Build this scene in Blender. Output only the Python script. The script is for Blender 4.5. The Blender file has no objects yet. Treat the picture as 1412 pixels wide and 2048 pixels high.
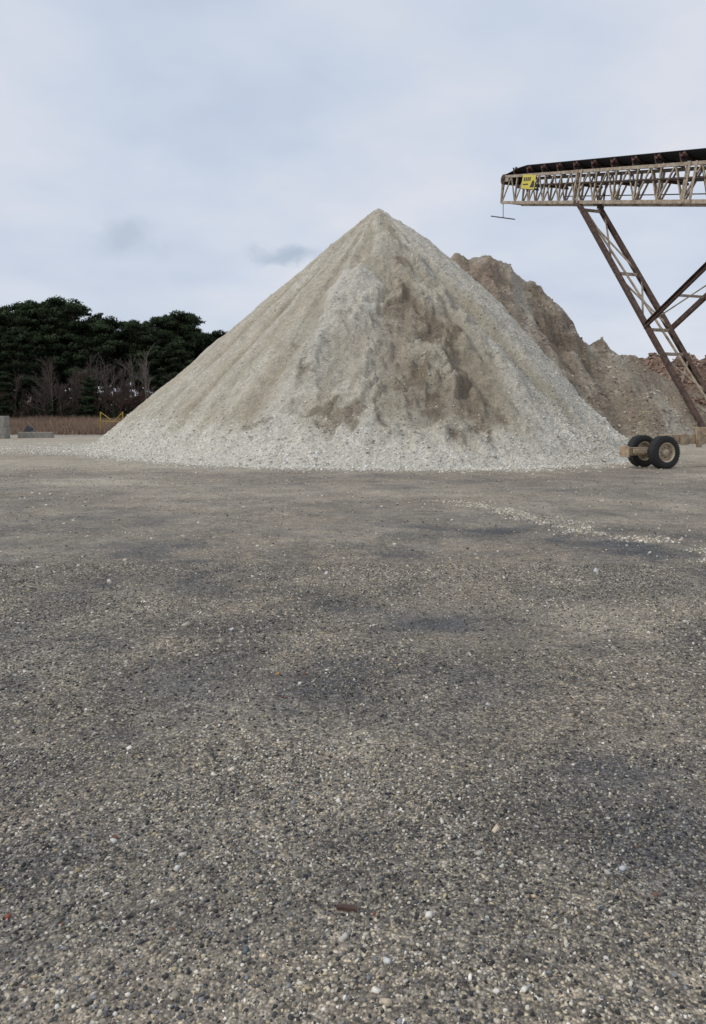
import bpy, math, random
import numpy as np
from mathutils import Vector, Matrix
random.seed(7); rng=np.random.default_rng(11)
sc=bpy.context.scene
sc.view_settings.view_transform='Standard'; sc.view_settings.look='None'; sc.view_settings.exposure=0

# ------------------------------------------------------------ noise helpers
_T=[np.random.default_rng(100+i).random((256,256)) for i in range(12)]
def vn(x,y,s=0):
    T=_T[s%12]; x=np.asarray(x,float)+s*17.3; y=np.asarray(y,float)+s*9.1
    xi=np.floor(x).astype(int); yi=np.floor(y).astype(int); fx=x-xi; fy=y-yi
    fx=fx*fx*fx*(fx*(fx*6-15)+10); fy=fy*fy*fy*(fy*(fy*6-15)+10)
    a=T[xi&255,yi&255]; b=T[(xi+1)&255,yi&255]; c=T[xi&255,(yi+1)&255]; d=T[(xi+1)&255,(yi+1)&255]
    return (a*(1-fx)+b*fx)*(1-fy)+(c*(1-fx)+d*fx)*fy
def fbm(x,y,s=0,o=4,g=.5):
    t=0;A=1;n=0
    for i in range(o):
        t=t+A*vn(x*2**i,y*2**i,s+i); n+=A; A*=g
    return t/n
def ridg(x,y,s=0,o=4):
    t=0;A=1;n=0
    for i in range(o):
        t=t+A*(1-np.abs(2*vn(x*2**i,y*2**i,s+i)-1)); n+=A; A*=.5
    return t/n
def sst(a,b,x):
    t=np.clip((x-a)/(b-a),0,1); return t*t*(3-2*t)
def blob(X,Y,cx,cy,rx,ry,ang=0):
    c,s=math.cos(ang),math.sin(ang); dx=X-cx; dy=Y-cy
    u=(dx*c+dy*s)/rx; v=(-dx*s+dy*c)/ry
    return np.exp(-(u*u+v*v))

# ------------------------------------------------------------ mesh helpers
def link(o,parent=None):
    sc.collection.objects.link(o)
    if parent: o.parent=parent
    return o
def empty(name,loc=(0,0,0)):
    e=bpy.data.objects.new(name,None); e.location=loc; e.empty_display_size=.3
    sc.collection.objects.link(e); return e
def np_mesh(name,V,F,mat=None,col=None,smooth=True,attr='Col'):
    V=np.ascontiguousarray(V,dtype=np.float32); F=np.ascontiguousarray(F,dtype=np.int32)
    me=bpy.data.meshes.new(name); k=F.shape[1]
    me.vertices.add(len(V)); me.vertices.foreach_set('co',V.ravel())
    me.loops.add(F.size); me.loops.foreach_set('vertex_index',F.ravel())
    me.polygons.add(len(F)); me.polygons.foreach_set('loop_start',np.arange(0,F.size,k,dtype=np.int32))
    me.polygons.foreach_set('use_smooth',np.full(len(F),smooth,dtype=bool))
    if col is not None:
        a=me.attributes.new(attr,'FLOAT_COLOR','POINT')
        c=np.ones((len(V),4),dtype=np.float32); c[:,:3]=col; a.data.foreach_set('color',c.ravel())
    me.update(calc_edges=True)
    if mat: me.materials.append(mat)
    return me
def grid_faces(nx,ny):
    i=np.arange(nx-1)[None,:]; j=np.arange(ny-1)[:,None]
    a=(j*nx+i).ravel(); return np.stack([a,a+1,a+1+nx,a+nx],1)

# ------------------------------------------------------------ materials
def mat(name,rgb=(.5,.5,.5),rough=.8,metal=0,noise=None,bump=0,bscale=30,rust=None):
    m=bpy.data.materials.new(name); m.use_nodes=True; nt=m.node_tree; b=nt.nodes['Principled BSDF']
    b.inputs['Roughness'].default_value=rough; b.inputs['Metallic'].default_value=metal
    b.inputs['Base Color'].default_value=(*rgb,1)
    tc=nt.nodes.new('ShaderNodeTexCoord')
    if noise or rust:
        n=nt.nodes.new('ShaderNodeTexNoise'); n.inputs['Scale'].default_value=(noise or 3); n.inputs['Detail'].default_value=7; n.inputs['Roughness'].default_value=.65
        nt.links.new(tc.outputs['Object'],n.inputs['Vector'])
        r=nt.nodes.new('ShaderNodeValToRGB'); nt.links.new(n.outputs['Fac'],r.inputs['Fac'])
        r.color_ramp.elements[0].position=.35; r.color_ramp.elements[1].position=.62
        c2=rust if rust else tuple(c*.6 for c in rgb)
        r.color_ramp.elements[0].color=(*c2,1); r.color_ramp.elements[1].color=(*rgb,1)
        nt.links.new(r.outputs['Color'],b.inputs['Base Color'])
    if bump:
        n=nt.nodes.new('ShaderNodeTexNoise'); n.inputs['Scale'].default_value=bscale; n.inputs['Detail'].default_value=5
        nt.links.new(tc.outputs['Object'],n.inputs['Vector'])
        bp=nt.nodes.new('ShaderNodeBump'); bp.inputs['Strength'].default_value=.6; bp.inputs['Distance'].default_value=bump
        nt.links.new(n.outputs['Fac'],bp.inputs['Height']); nt.links.new(bp.outputs['Normal'],b.inputs['Normal'])
    return m
class NT:
    def __init__(s,nt): s.nt=nt
    def n(s,t,**k):
        x=s.nt.nodes.new(t)
        for a,v in k.items(): setattr(x,a,v)
        return x
    def l(s,a,b): s.nt.links.new(a,b)
    def mix(s,f,a,b,mode='MIX'):
        x=s.n('ShaderNodeMix',data_type='RGBA',blend_type=mode); x.clamp_factor=True
        for sock,v in ((x.inputs[0],f),(x.inputs[6],a),(x.inputs[7],b)):
            if hasattr(v,'is_linked'): s.l(v,sock)
            elif isinstance(v,(int,float)) : sock.default_value=v
            else: sock.default_value=(*v,1)
        return x.outputs[2]
    def math(s,op,a,b=0):
        x=s.n('ShaderNodeMath',operation=op)
        for i,v in enumerate((a,b)):
            if hasattr(v,'is_linked'): s.l(v,x.inputs[i])
            else: x.inputs[i].default_value=v
        return x.outputs[0]
    def ramp(s,f,els,interp='LINEAR'):
        x=s.n('ShaderNodeValToRGB'); s.l(f,x.inputs['Fac']); cr=x.color_ramp; cr.interpolation=interp
        while len(cr.elements)<len(els): cr.elements.new(.5)
        for e,(p,c) in zip(cr.elements,els):
            e.position=p; e.color=(*c,1) if not isinstance(c,(int,float)) else (c,c,c,1)
        return x.outputs['Color']
    def noise(s,vec,scale,detail=5,rough=.6):
        x=s.n('ShaderNodeTexNoise'); x.inputs['Scale'].default_value=scale; x.inputs['Detail'].default_value=detail; x.inputs['Roughness'].default_value=rough
        s.l(vec,x.inputs['Vector']); return x.outputs['Fac']
    def vor(s,vec,scale,feature='F1'):
        x=s.n('ShaderNodeTexVoronoi',feature=feature); x.inputs['Scale'].default_value=scale; s.l(vec,x.inputs['Vector']); return x
    def attr(s,name='Col'):
        return s.n('ShaderNodeAttribute',attribute_name=name).outputs['Color']
def newmat(name,rough=.9):
    m=bpy.data.materials.new(name); m.use_nodes=True; T=NT(m.node_tree); b=m.node_tree.nodes['Principled BSDF']
    b.inputs['Roughness'].default_value=rough
    b.inputs['Specular IOR Level'].default_value=.25
    return m,T,b

# stones (vertex colour)
m_stone,T,b=newmat('crushed_stone_surface',.85)
tc=T.n('ShaderNodeTexCoord').outputs['Object']
T.l(T.mix(1,T.attr(),T.ramp(T.noise(tc,45,2),[(.3,.75),(.7,1.15)]),'MULTIPLY'),b.inputs['Base Color'])

# ground
m_ground,T,b=newmat('gravel_lot_surface',.88)
tc=T.n('ShaderNodeTexCoord').outputs['Object']
A=T.n('ShaderNodeAttribute',attribute_name='Col'); sep=T.n('ShaderNodeSeparateColor'); T.l(A.outputs['Color'],sep.inputs['Color'])
base=T.mix(sep.outputs[0],(.365,.314,.25),(.145,.147,.152))
base=T.mix(sep.outputs[1],base,(.57,.505,.40))
v1=T.vor(tc,95); v2=T.vor(tc,46)
def cellramp(v,els):
    s_=T.n('ShaderNodeSeparateColor'); T.l(v.outputs['Color'],s_.inputs['Color'])
    return T.ramp(s_.outputs[0],els,'CONSTANT')
c1=cellramp(v1,[(0,.22),(.25,.5),(.5,.9),(.70,1.3),(.84,(1.95,1.87,1.65)),(.94,(2.7,2.6,2.25))])
c2=cellramp(v2,[(0,.4),(.25,.8),(.6,1.0),(.85,(1.5,1.45,1.3)),(.95,(2.4,2.3,2.1))])
g1=T.ramp(v1.outputs['Distance'],[(.25,1.0),(.75,.32)])
pat=T.mix(.45,c1,c2)
pat=T.mix(.75,pat,T.mix(1,pat,g1,'MULTIPLY'))
fine=T.ramp(T.noise(tc,7,6,.72),[(.3,.70),(.7,1.30)])
mid=T.ramp(T.noise(tc,1.3,5,.65),[(.3,.80),(.7,1.18)])
col=T.mix(1,base,pat,'MULTIPLY'); col=T.mix(sep.outputs[2],col,T.mix(.72,col,T.mix(1,base,(.86,.86,.86),'MULTIPLY')))
col=T.mix(1,col,fine,'MULTIPLY'); col=T.mix(1,col,mid,'MULTIPLY')
T.l(col,b.inputs['Base Color'])
h=T.math('ADD',T.math('MULTIPLY',v1.outputs['Distance'],-.006),T.math('MULTIPLY',v2.outputs['Distance'],-.008))
h=T.math('ADD',h,T.math('MULTIPLY',T.noise(tc,12,4),.02))
bp=T.n('ShaderNodeBump'); bp.inputs['Strength'].default_value=.8; bp.inputs['Distance'].default_value=1
T.l(h,bp.inputs['Height']); T.l(bp.outputs['Normal'],b.inputs['Normal'])

# pile material
def pilemat(name,s1=16,con=1.0,bstr=.16):
    m,T,b=newmat(name,.92)
    tc=T.n('ShaderNodeTexCoord').outputs['Object']
    A=T.n('ShaderNodeAttribute',attribute_name='Col')
    v1=T.vor(tc,s1)
    s_=T.n('ShaderNodeSeparateColor'); T.l(v1.outputs['Color'],s_.inputs['Color']); 
    c1=T.ramp(s_.outputs[0],[(0,1-.3*con),(.3,.95),(.7,1.05),(.88,1+.3*con)],'CONSTANT')
    c=T.mix(1,A.outputs['Color'],T.mix(.5,(1,1,1),c1),'MULTIPLY')
    c=T.mix(1,c,T.ramp(T.noise(tc,3.2,8,.75),[(.3,.78),(.7,1.18)]),'MULTIPLY')
    T.l(c,b.inputs['Base Color'])
    h=T.math('ADD',T.math('MULTIPLY',v1.outputs['Distance'],-.025),T.math('MULTIPLY',T.noise(tc,5,7,.70),bstr))
    bp=T.n('ShaderNodeBump'); bp.inputs['Strength'].default_value=.85; bp.inputs['Distance'].default_value=1
    T.l(h,bp.inputs['Height']); T.l(bp.outputs['Normal'],b.inputs['Normal'])
    return m
m_pile=pilemat('crushed_concrete_surface',16,1.0,.17); m_dirt=pilemat('soil_surface',9,1.2,.28)

# ------------------------------------------------------------ ground
def gz(X,Y):
    n=sst(60,30,np.hypot(X,Y))
    return (fbm(X*.5,Y*.5,3,3)-.5)*.05*n+(fbm(X*2.3,Y*2.3,5,3)-.5)*.022*n
def axis(lo,hi,st,far,g=1.12):
    a=list(np.arange(lo,hi+1e-6,st)); s=st; x=a[-1]
    while x<far: s*=g; x+=s; a.append(x)
    s=st; x=a[0]; pre=[]
    while x>-far: s*=g; x-=s; pre.append(x)
    return np.array(pre[::-1]+a)
xs=axis(-9,12,.08,2500); ys=axis(1,24,.08,2500)
GX,GY=np.meshgrid(xs,ys); X=GX.ravel(); Y=GY.ravel()
Z=gz(X,Y)
def lot_masks(X,Y):
    wx=X+(fbm(X*.9,Y*.9,2,5,.6)-.5)*1.9; wy=Y+(fbm(X*.9,Y*.9,6,5,.6)-.5)*2.0
    dark=.50*blob(wx,wy,-.75,4.3,1.0,.95)+.35*blob(wx,wy,.45,4.2,.8,.5)+.6*blob(wx,wy,-1.9,7.4,.75,.9)+.45*blob(wx,wy,-.7,6.6,.6,.35)
    dark+=.5*blob(wx,wy,1.6,10.2,.8,.5)+.5*blob(wx,wy,3.1,8.7,1.1,.35,-.6)+.34*blob(wx,wy,1.2,3.2,.8,.45)+.5*blob(wx,wy,.5,5.6,.35,.3)
    dark+=.4*blob(wx,wy,-1.2,2.8,.8,.4)+.35*blob(wx,wy,1.5,2.3,.6,.35)+.35*blob(wx,wy,-3,5.2,.8,.6)+.3*blob(wx,wy,-.1,2.5,.5,.3)
    dark+=.32*sst(.5,.72,fbm(X*.45,Y*.3,8,5))+.40*sst(.45,.62,fbm(X*1.7,Y*1.7,4,6,.6)) -.05
    dark+=.28*sst(.52,.66,fbm(X*.35,Y*.9,6,5))*sst(26,18,Y)
    dark*=sst(26,12,Y)*.65+.35
    pale=.5*blob(wx,wy,1.45,5.8,.7,.5)+.8*blob(wx,wy,-6,18.6,1.3,1.2)+.35*blob(wx,wy,3.6,15,2.2,2)+.3*blob(wx,wy,-2.5,13,2,2.5)+.2*blob(wx,wy,2,7.5,1.5,1)
    pale+=.8*blob(wx,Y,10.5,19.8,2,.7)+.6*sst(30,40,Y)*sst(62,50,Y)
    tt=np.clip((Y-8.3)/(13.5-8.3),-.3,1.1); lx=4.2+(2.1-4.2)*tt+(fbm(Y*.8,Y*0,3)-.5)*.5
    streak=np.exp(-((X-lx)/.26)**2)*sst(7.2,8.4,Y)*sst(14.5,12.8,Y)*sst(.3,.62,fbm(X*2,Y*2,9,3))
    pale+=.45*streak
    pale+=.30*sst(6,16,Y)*sst(.35,.65,fbm(X*.25,Y*.5,1,5))+.28*sst(.5,.7,fbm(X*.6,Y*.6,11,4))
    pale+=.45*sst(21,23.5,Y)
    for c0,k,sg in ((-3.2,.12,1),(-1.3,.1,1),(5.2,-.22,1),(-7,.05,1),(-2.6,.12,-1),(5.9,-.22,-1),(1.2,.32,1),(-.4,.32,1)):
        q=X-(c0+k*Y); m_=np.exp(-(q/.15)**2)*sst(.4,.6,fbm(X*.7,Y*.4,7,4))*(.6+.4*np.sin(Y*38))
        if sg>0: dark+=.3*m_
        else: pale+=.3*m_
    dust=.05+.8*sst(5,14,Y)*fbm(X*.6,Y*.6,10,4)*1.3+.3*sst(.5,.7,fbm(X*.8,Y*.8,5,4))
    return np.clip(dark,0,1),np.clip(pale,0,.95),np.clip(dust,0,.9)
dark,pale,dust=lot_masks(X,Y)
far=sst(58,66,Y+fbm(X*.1,Y*.1,1)*4)
C=np.stack([dark*(1-far)+.35*far,pale*(1-far)+.15*far,dust],1)
ground=link(bpy.data.objects.new('ground',np_mesh('ground',np.stack([X,Y,Z],1),grid_faces(len(xs),len(ys)),m_ground,C)))

# ------------------------------------------------------------ stones builder
phi=(1+5**.5)/2
ICO=np.array([(-1,phi,0),(1,phi,0),(-1,-phi,0),(1,-phi,0),(0,-1,phi),(0,1,phi),(0,-1,-phi),(0,1,-phi),(phi,0,-1),(phi,0,1),(-phi,0,-1),(-phi,0,1)])/1.9
ICOF=np.array([(0,11,5),(0,5,1),(0,1,7),(0,7,10),(0,10,11),(1,5,9),(5,11,4),(11,10,2),(10,7,6),(7,1,8),(3,9,4),(3,4,2),(3,2,6),(3,6,8),(3,8,9),(4,9,5),(2,4,11),(6,2,10),(8,6,7),(9,8,1)])
CUB=np.array([(-1,-1,-1),(1,-1,-1),(1,1,-1),(-1,1,-1),(-1,-1,1),(1,-1,1),(1,1,1),(-1,1,1)])*.62
CUBF=np.array([(0,3,2,1),(4,5,6,7),(0,1,5,4),(1,2,6,5),(2,3,7,6),(3,0,4,7)])
def rotm(n,tilt):
    ax=rng.normal(size=(n,3)); ax/=np.linalg.norm(ax,axis=1)[:,None]
    an=rng.random(n)*tilt; K=np.zeros((n,3,3)); K[:,0,1]=-ax[:,2];K[:,0,2]=ax[:,1];K[:,1,0]=ax[:,2];K[:,1,2]=-ax[:,0];K[:,2,0]=-ax[:,1];K[:,2,1]=ax[:,0]
    return np.eye(3)[None]+np.sin(an)[:,None,None]*K+(1-np.cos(an))[:,None,None]*(K@K)
def stones(name,P,size,cols,kind='cube',parent=None,smooth=False,flat=.7,jit=.25):
    n=len(P); B,Fc=(ICO,ICOF) if kind=='ico' else (CUB,CUBF)
    V=np.repeat(B[None],n,0)*(1+rng.normal(size=(n,len(B),1))*jit*.6)+rng.normal(size=(n,len(B),3))*jit*.25
    sc_=np.stack([.75+.6*rng.random(n),.6+.4*rng.random(n),flat*(.6+.5*rng.random(n))],1)
    V=V*sc_[:,None,:]
    th=rng.random(n)*6.283; c,s=np.cos(th),np.sin(th); Rz=np.zeros((n,3,3)); Rz[:,0,0]=c;Rz[:,0,1]=-s;Rz[:,1,0]=s;Rz[:,1,1]=c;Rz[:,2,2]=1
    V=np.einsum('nij,nkj->nki',Rz@rotm(n,.9),V)*(size*.5)[:,None,None]+P[:,None,:]
    F=(Fc[None]+(np.arange(n)*len(B))[:,None,None]).reshape(-1,Fc.shape[1])
    me=np_mesh(name,V.reshape(-1,3),F,m_stone,np.repeat(cols,len(B),0),smooth)
    return link(bpy.data.objects.new(name,me),parent)
pal=np.array([(.20,.175,.15),(.11,.11,.108),(.31,.275,.22),(.40,.355,.285),(.62,.57,.47),(.78,.74,.65),(.56,.47,.30),(.25,.255,.26),(.055,.055,.058),(.33,.19,.13)])
def pick(n,w):
    w=np.array(w,float); w/=w.sum(); i=rng.choice(len(pal),n,p=w); return pal[i]*(.8+.4*rng.random((n,1)))

def scatter(n,y0,y1,half):
    y=np.sqrt(y0*y0+(y1*y1-y0*y0)*rng.random(n)); x=(rng.random(n)*2-1)*(half*y+.5); return x,y
gr=empty('gravel')
def addg(name,n,y0,y1,s0,s1,w,kind,smooth,half=.6,p=2.5):
    x,y=scatter(n,y0,y1,half); cl=fbm(x*1.3,y*1.3,2,4); keep=rng.random(n)<np.clip(.35+1.7*(cl-.3),.2,1); x=x[keep];y=y[keep];m=len(x)
    sz=s0+(s1-s0)*rng.random(m)**p
    dk,_,_=lot_masks(x,y); cols=pick(m,w)*(1-.4*dk)[:,None]
    z=gz(x,y)+sz*.08; stones(name,np.stack([x,y,z],1),sz,cols,kind,gr,smooth)
W=[18,15,17,15,12,8,4.5,8,16,.15]
addg('fine_gravel',62000,1.5,3.6,.006,.018,W,'ico',True,.5)
addg('fine_gravel_beyond',80000,3.6,8,.008,.024,W,'cube',False,.55)
addg('lot_gravel',30000,8,24,.012,.045,[14,6,20,20,12,8,3,8,4,.1],'cube',False,.7,4)
addg('larger_pebbles',2200,1.6,9,.014,.036,[3,2,6,12,20,24,5,5,1,.3],'cube',True,.6,3)
addg('scattered_white_stones',700,5,23,.03,.075,[0,0,3,8,14,20,2,4,0,.3],'cube',True,.7,3)
n=5200; y=8+6*rng.random(n); x=4.2-2.1*(y-8.3)/5.2+(fbm(y*.8,y*0,3)-.5)*.5+rng.normal(size=n)*.26; k=rng.random(n)<sst(.35,.65,fbm(x*2,y*2,9,3)); x=x[k];y=y[k]
stones('gravel_streak',np.stack([x,y,gz(x,y)+.004],1),.01+.035*rng.random(len(x))**2,pick(len(x),[0,0,6,10,14,10,2,2,0,0]),'cube',gr)
ind=[(-.46,4.56,.03,(.5,.27,.10)),(-.3,4.56,.026,(.26,.09,.06)),(-.4,4.2,.02,(.24,.07,.05)),(-1.1,2.36,.02,(.27,.08,.05)),(.07,2.36,.015,(.22,.08,.06)),
(-.9,2.8,.02,(.25,.09,.06)),(.475,2.05,.026,(.75,.72,.65)),(.1,2.15,.024,(.68,.68,.64)),(-.9,2.78,.032,(.65,.65,.6)),(.55,2.85,.036,(.62,.52,.38)),(.6,2.45,.024,(.6,.47,.31)),
(-.55,3.35,.028,(.68,.62,.52)),(2.5,7.6,.07,(.6,.6,.57)),(-1.9,12.9,.11,(.6,.57,.5)),(-.9,5.5,.035,(.6,.6,.6)),(-.27,7.5,.05,(.62,.62,.6)),(.75,4.1,.028,(.6,.6,.57)),(-.62,2.6,.028,(.62,.62,.58)),
(.24,2.35,.03,(.72,.69,.62)),(-.98,2.02,.026,(.68,.62,.52)),(.95,2.6,.026,(.5,.52,.55)),(1.2,2.0,.025,(.45,.24,.16)),(-.32,2.2,.024,(.16,.18,.21)),(.09,2.0,.034,(.62,.52,.38)),(-.62,3.3,.03,(.7,.66,.56)),(-.55,3.45,.022,(.7,.68,.6)),(.35,2.9,.024,(.7,.66,.58))]
I=np.array([(a,b_,0) for a,b_,c,d in ind],float); I[:,2]=gz(I[:,0],I[:,1])+.004
stones('stray_stones',I,np.array([i[2] for i in ind])*1.15,np.array([i[3] for i in ind]),'cube',gr,True)
me=np_mesh('rust',np.array([(x_,y_,z_) for x_ in (-.033,.033) for y_ in (-.007,.007) for z_ in (-.004,.006)]),np.array([(0,1,3,2),(4,6,7,5),(0,4,5,1),(2,3,7,6),(0,2,6,4),(1,5,7,3)]),mat('rusty_brown',(.10,.055,.042),.8,0,40),None,False)
o=link(bpy.data.objects.new('rusty_scrap',me)); o.location=(-.02,2.38,float(gz(np.array([-.02]),np.array([2.38]))[0])+.006); o.rotation_euler=(0,.05,-.1)

# ------------------------------------------------------------ gravel pile
CX,CY,H=1.26,38.0,12.25
TH=np.radians([-180,-110,-90,-68,-50,-42,-25,-10,0,12,25,37,60,90,130,180])
RR=np.array([14,14.8,14.4,13.5,12.9,13.4,14.6,15.1,15.3,15.5,14.7,13.4,11.8,11.1,12.5,14])
FANS=((.42,32.7,.62,.90),(1.6,35.3,.40,.92),(-.75,30.2,.30,.93),(2.3,33.0,.30,.95),(4.4,30.8,.30,.92),(1.2,36.6,.28,.97),(.9,30.4,.25,.98))
def pile_h(X,Y):
    dx=X-CX; dy=Y-CY; r=np.hypot(dx,dy); th=np.arctan2(dx,-dy)
    R=sum(np.interp(th+o_,TH,RR) for o_ in (-.09,-.045,0,.045,.09))/5
    rr=np.sqrt(r*r+.05)-.15
    prof=rr/R
    rightside=sst(.55,1.0,th)*sst(2.4,1.7,th)
    prof=prof-rightside*.085*np.sin(np.clip(prof,0,1)*math.pi)
    # the left flank falls straight and runs out in a thin apron
    z=H*(1-prof); fan=np.zeros_like(z)
    wx=X+(fbm(X*1.1,Y*.8,5,3)-.5)*.5; wy=Y+(fbm(X*1.1,Y*.8,2,3)-.5)*.5
    for i,(fx,fy,up,s) in enumerate(FANS):
        d=np.hypot(fx-CX,fy-CY); t0=math.atan2(fx-CX,-(fy-CY)); R0=np.interp(t0,TH,RR); zb=H*(1-d/R0)+up
        zf=zb-s*np.hypot(wx-fx,wy-fy); m_=sst(-.03,.15,zf-z); fan=np.maximum(fan,m_*(1. if i in (0,2) else .45)); z=np.maximum(z,zf)
    mid=np.clip(np.sin(np.clip(r/R,0,1)*math.pi),0,1); lf=1-.6*sst(-.1,-.4,th)
    # straight creases and ribs running from the peak
    wob=(fbm(r*.35,th*2,3,2)-.5)*.05
    for t0,wd,am in ((-1.02,.035,-.16),(-.93,.05,.16),(-.74,.035,-.24),(-.62,.06,.16),(-.40,.04,-.16),(-.30,.05,.14),(.44,.05,.22),(.60,.035,-.30),(.70,.05,.18)):
        z=z+am*np.exp(-((th+wob-t0)/wd)**2)*np.clip(r/4,0,1)*sst(1.0,.75,r/R)
    z=z+(fbm(th*7,r*.10,1,3)-.5)*.6*np.clip(r/6,0,1)*mid*lf
    z=z+(ridg(th*22,r*.22,4,3)-.6)*.14*np.clip(r/6,0,1)*lf
    z=z+(fbm(X*.7,Y*.7,3,5)-.5)*.32*np.clip(r/2,0,1)*(.6+.4*lf)
    right=sst(-.25,.1,th)
    er=np.clip(blob(X,Y,2.7,29.3,1.9,4.2,-.12)+.8*blob(X,Y,3.6,26.0,1.4,2.2)+.45*blob(X,Y,0,27,2.2,2.5),0,1)
    w=(fbm(X*1.3,Y*1.3,8,3)-.5)*1.6
    rg=ridg(X*.6+w*.5,Y*.45+w*.5,7,4)
    cut=er*sst(.55,.68,rg)
    z=z-cut*.42+er*.30*(fbm(X*1.8,Y*1.2,9,4)-.5)
    z=z+(.02+.20*er+.05*right)*sst(.5,.7,fbm(X*2.6,Y*2.0,2,3))
    z=z+(fbm(X*3.5,Y*3.5,6,3)-.5)*.13*np.clip(r/1.0,0,1)
    z=np.where(z<.35,.35-(.35-z)*.6,z)
    return z,th,r,R,er,cut,fan
xs=np.arange(-17,18.5,.065); ys=np.concatenate([np.arange(20.5,38.5,.065),np.arange(38.6,54,.25)])
GX,GY=np.meshgrid(xs,ys); X=GX.ravel();Y=GY.ravel()
PH=pile_h(X,Y); Z=PH[0]
tan=np.array([.51,.46,.365]); lite=np.array([.64,.61,.53]); brn=np.array([.235,.192,.14]); oliv=np.array([.37,.325,.24])
def mixc(C,c,f): f=np.clip(f,0,1)[:,None]; return C*(1-f)+c*f
def pile_col(X,Y,PH):
    Z,th,r,R,er,cut,fan=PH
    C=np.tile(tan,(len(X),1)); f=r/R
    w1=(fbm(X*1.1,Y*1.1,4,4)-.5)*1.8; w2=(fbm(X*1.1,Y*1.1,8,4)-.5)*2.6; x=X+w1; y=Y+w2
    wt=th+(fbm(X*.8,Y*.8,5,4)-.5)*.07
    strk=fbm(wt*13,r*.25,2,4)
    C=mixc(C,lite,.45*sst(.48,.66,strk))
    C=mixc(C,oliv,.42*sst(.50,.36,fbm(wt*8,r*.25,6,4)))
    C=mixc(C,oliv,.6*sst(-.02,.14,wt+(strk-.5)*.3)*sst(.42,.24,wt+(strk-.5)*.3)*sst(.93,.8,f)*sst(.05,.2,f))
    C=mixc(C,lite,.75*fan*sst(.92,.4,f))
    C=mixc(C,lite,.8*sst(.33,.5,wt+.35*(strk-.5))*sst(1.7,1.3,th))
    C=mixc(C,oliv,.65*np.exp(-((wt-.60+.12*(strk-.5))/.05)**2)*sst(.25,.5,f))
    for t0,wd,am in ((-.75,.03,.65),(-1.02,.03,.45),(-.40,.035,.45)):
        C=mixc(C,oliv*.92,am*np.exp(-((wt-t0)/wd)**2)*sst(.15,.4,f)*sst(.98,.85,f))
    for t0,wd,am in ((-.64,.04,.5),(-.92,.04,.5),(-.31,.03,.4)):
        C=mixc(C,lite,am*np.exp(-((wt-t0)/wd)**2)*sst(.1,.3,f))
    C=mixc(C,lite*1.08,.9*sst(.86,.96,f+.14*(fbm(X*.8,Y*.8,1)-.5)))
    d=np.zeros(len(X))
    for cx,cy,rx,ry,a,am in ((1.9,30.9,.9,.8,0,.75),(2.3,27.0,.7,1.0,0,.75),(-1.0,24.9,1.4,.45,0,.9),(4.15,25.7,.5,1.8,.05,1.1),(3.2,29.6,.9,1.0,0,.65),(3.9,28.2,.4,1.4,.1,.75),
        (-1.9,28.2,.22,2.4,.25,.5),(2.1,33.6,.9,1.2,0,.5),(.6,24.6,.8,.45,0,.7),(2.6,25.6,.6,.6,0,.6),(-3.3,25.6,.9,.5,0,.45),(1.1,28.6,.25,1.4,0,.4),(3.4,24.4,.7,.4,0,.55),(1.6,36.0,.6,1.2,0,.35),(-.4,29.2,.2,1.6,.1,.4)):
        d+=am*blob(x,y,cx,cy,rx,ry,a)
    d=np.clip(d,0,1.2)*(.45+.95*sst(.38,.58,fbm(X*2.2,Y*1.4,3,4)))
    C=mixc(C,brn,sst(.22,.75,d)*.82)
    C=mixc(C,brn,.45*cut)
    return C*(.87+.26*fbm(X*2,Y*2,10,4))[:,None]
C=pile_col(X,Y,PH)
F=grid_faces(len(xs),len(ys)); F=F[(Z[F]>-.05).any(1)]
Z2=np.maximum(Z,-.2)
used=np.unique(F); remap=np.full(len(X),-1); remap[used]=np.arange(len(used))
gp=link(bpy.data.objects.new('gravel_pile',np_mesh('gravel_pile',np.stack([X,Y,Z2],1)[used],remap[F],m_pile,C[used])))
n=150000
th_=(rng.random(n)*2-1)*2.0; f_=np.sqrt(rng.random(n))*1.04
R_=np.interp(th_,TH,RR); x=CX+np.sin(th_)*f_*R_; y=CY-np.cos(th_)*f_*R_
ph=pile_h(x,y); z=ph[0]; tt_=ph[1]
coarse=.02+.8*sst(.33,.5,tt_+.3*(fbm(tt_*16,ph[2]*.25,2,4)-.5))*sst(.2,.5,f_)+1.0*sst(.82,.96,f_)+.18*sst(.52,.62,fbm(tt_*13,ph[2]*.25,2,4))+.25*ph[6]+.12*ph[4]
k=(rng.random(n)<coarse*.62)&(z>.0); x,y,z,f_=x[k],y[k],z[k],f_[k]; ph=[q[k] for q in ph]
cw=np.clip(rng.normal(1.0,.28,len(x)),.4,1.5)[:,None]
sz=.025+.09*rng.random(len(x))**4+.02*sst(.8,1,f_)*rng.random(len(x))
cb=pile_col(x,y,ph)
stones('loose_stones',np.stack([x,y,z+.003],1),sz,np.clip((cb*.6+lite*.44)*cw,0,.82),'cube',gp)
n=44000; th_=(rng.random(n)*2-1)*1.9; e=rng.exponential(.42,n)+(-.15); R_=np.interp(th_,TH,RR)
e=e*(1+4.5*np.exp(-((th_+1.5)/.38)**2)); x=CX+np.sin(th_)*(R_+e); y=CY-np.cos(th_)*(R_+e)
stones('spilled_stones',np.stack([x,y,gz(x,y)+.01],1),.02+.08*rng.random(n)**3,np.clip(lite*np.clip(rng.normal(1.15,.24,n),.5,1.5)[:,None],0,.82),'cube',gp)

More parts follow.
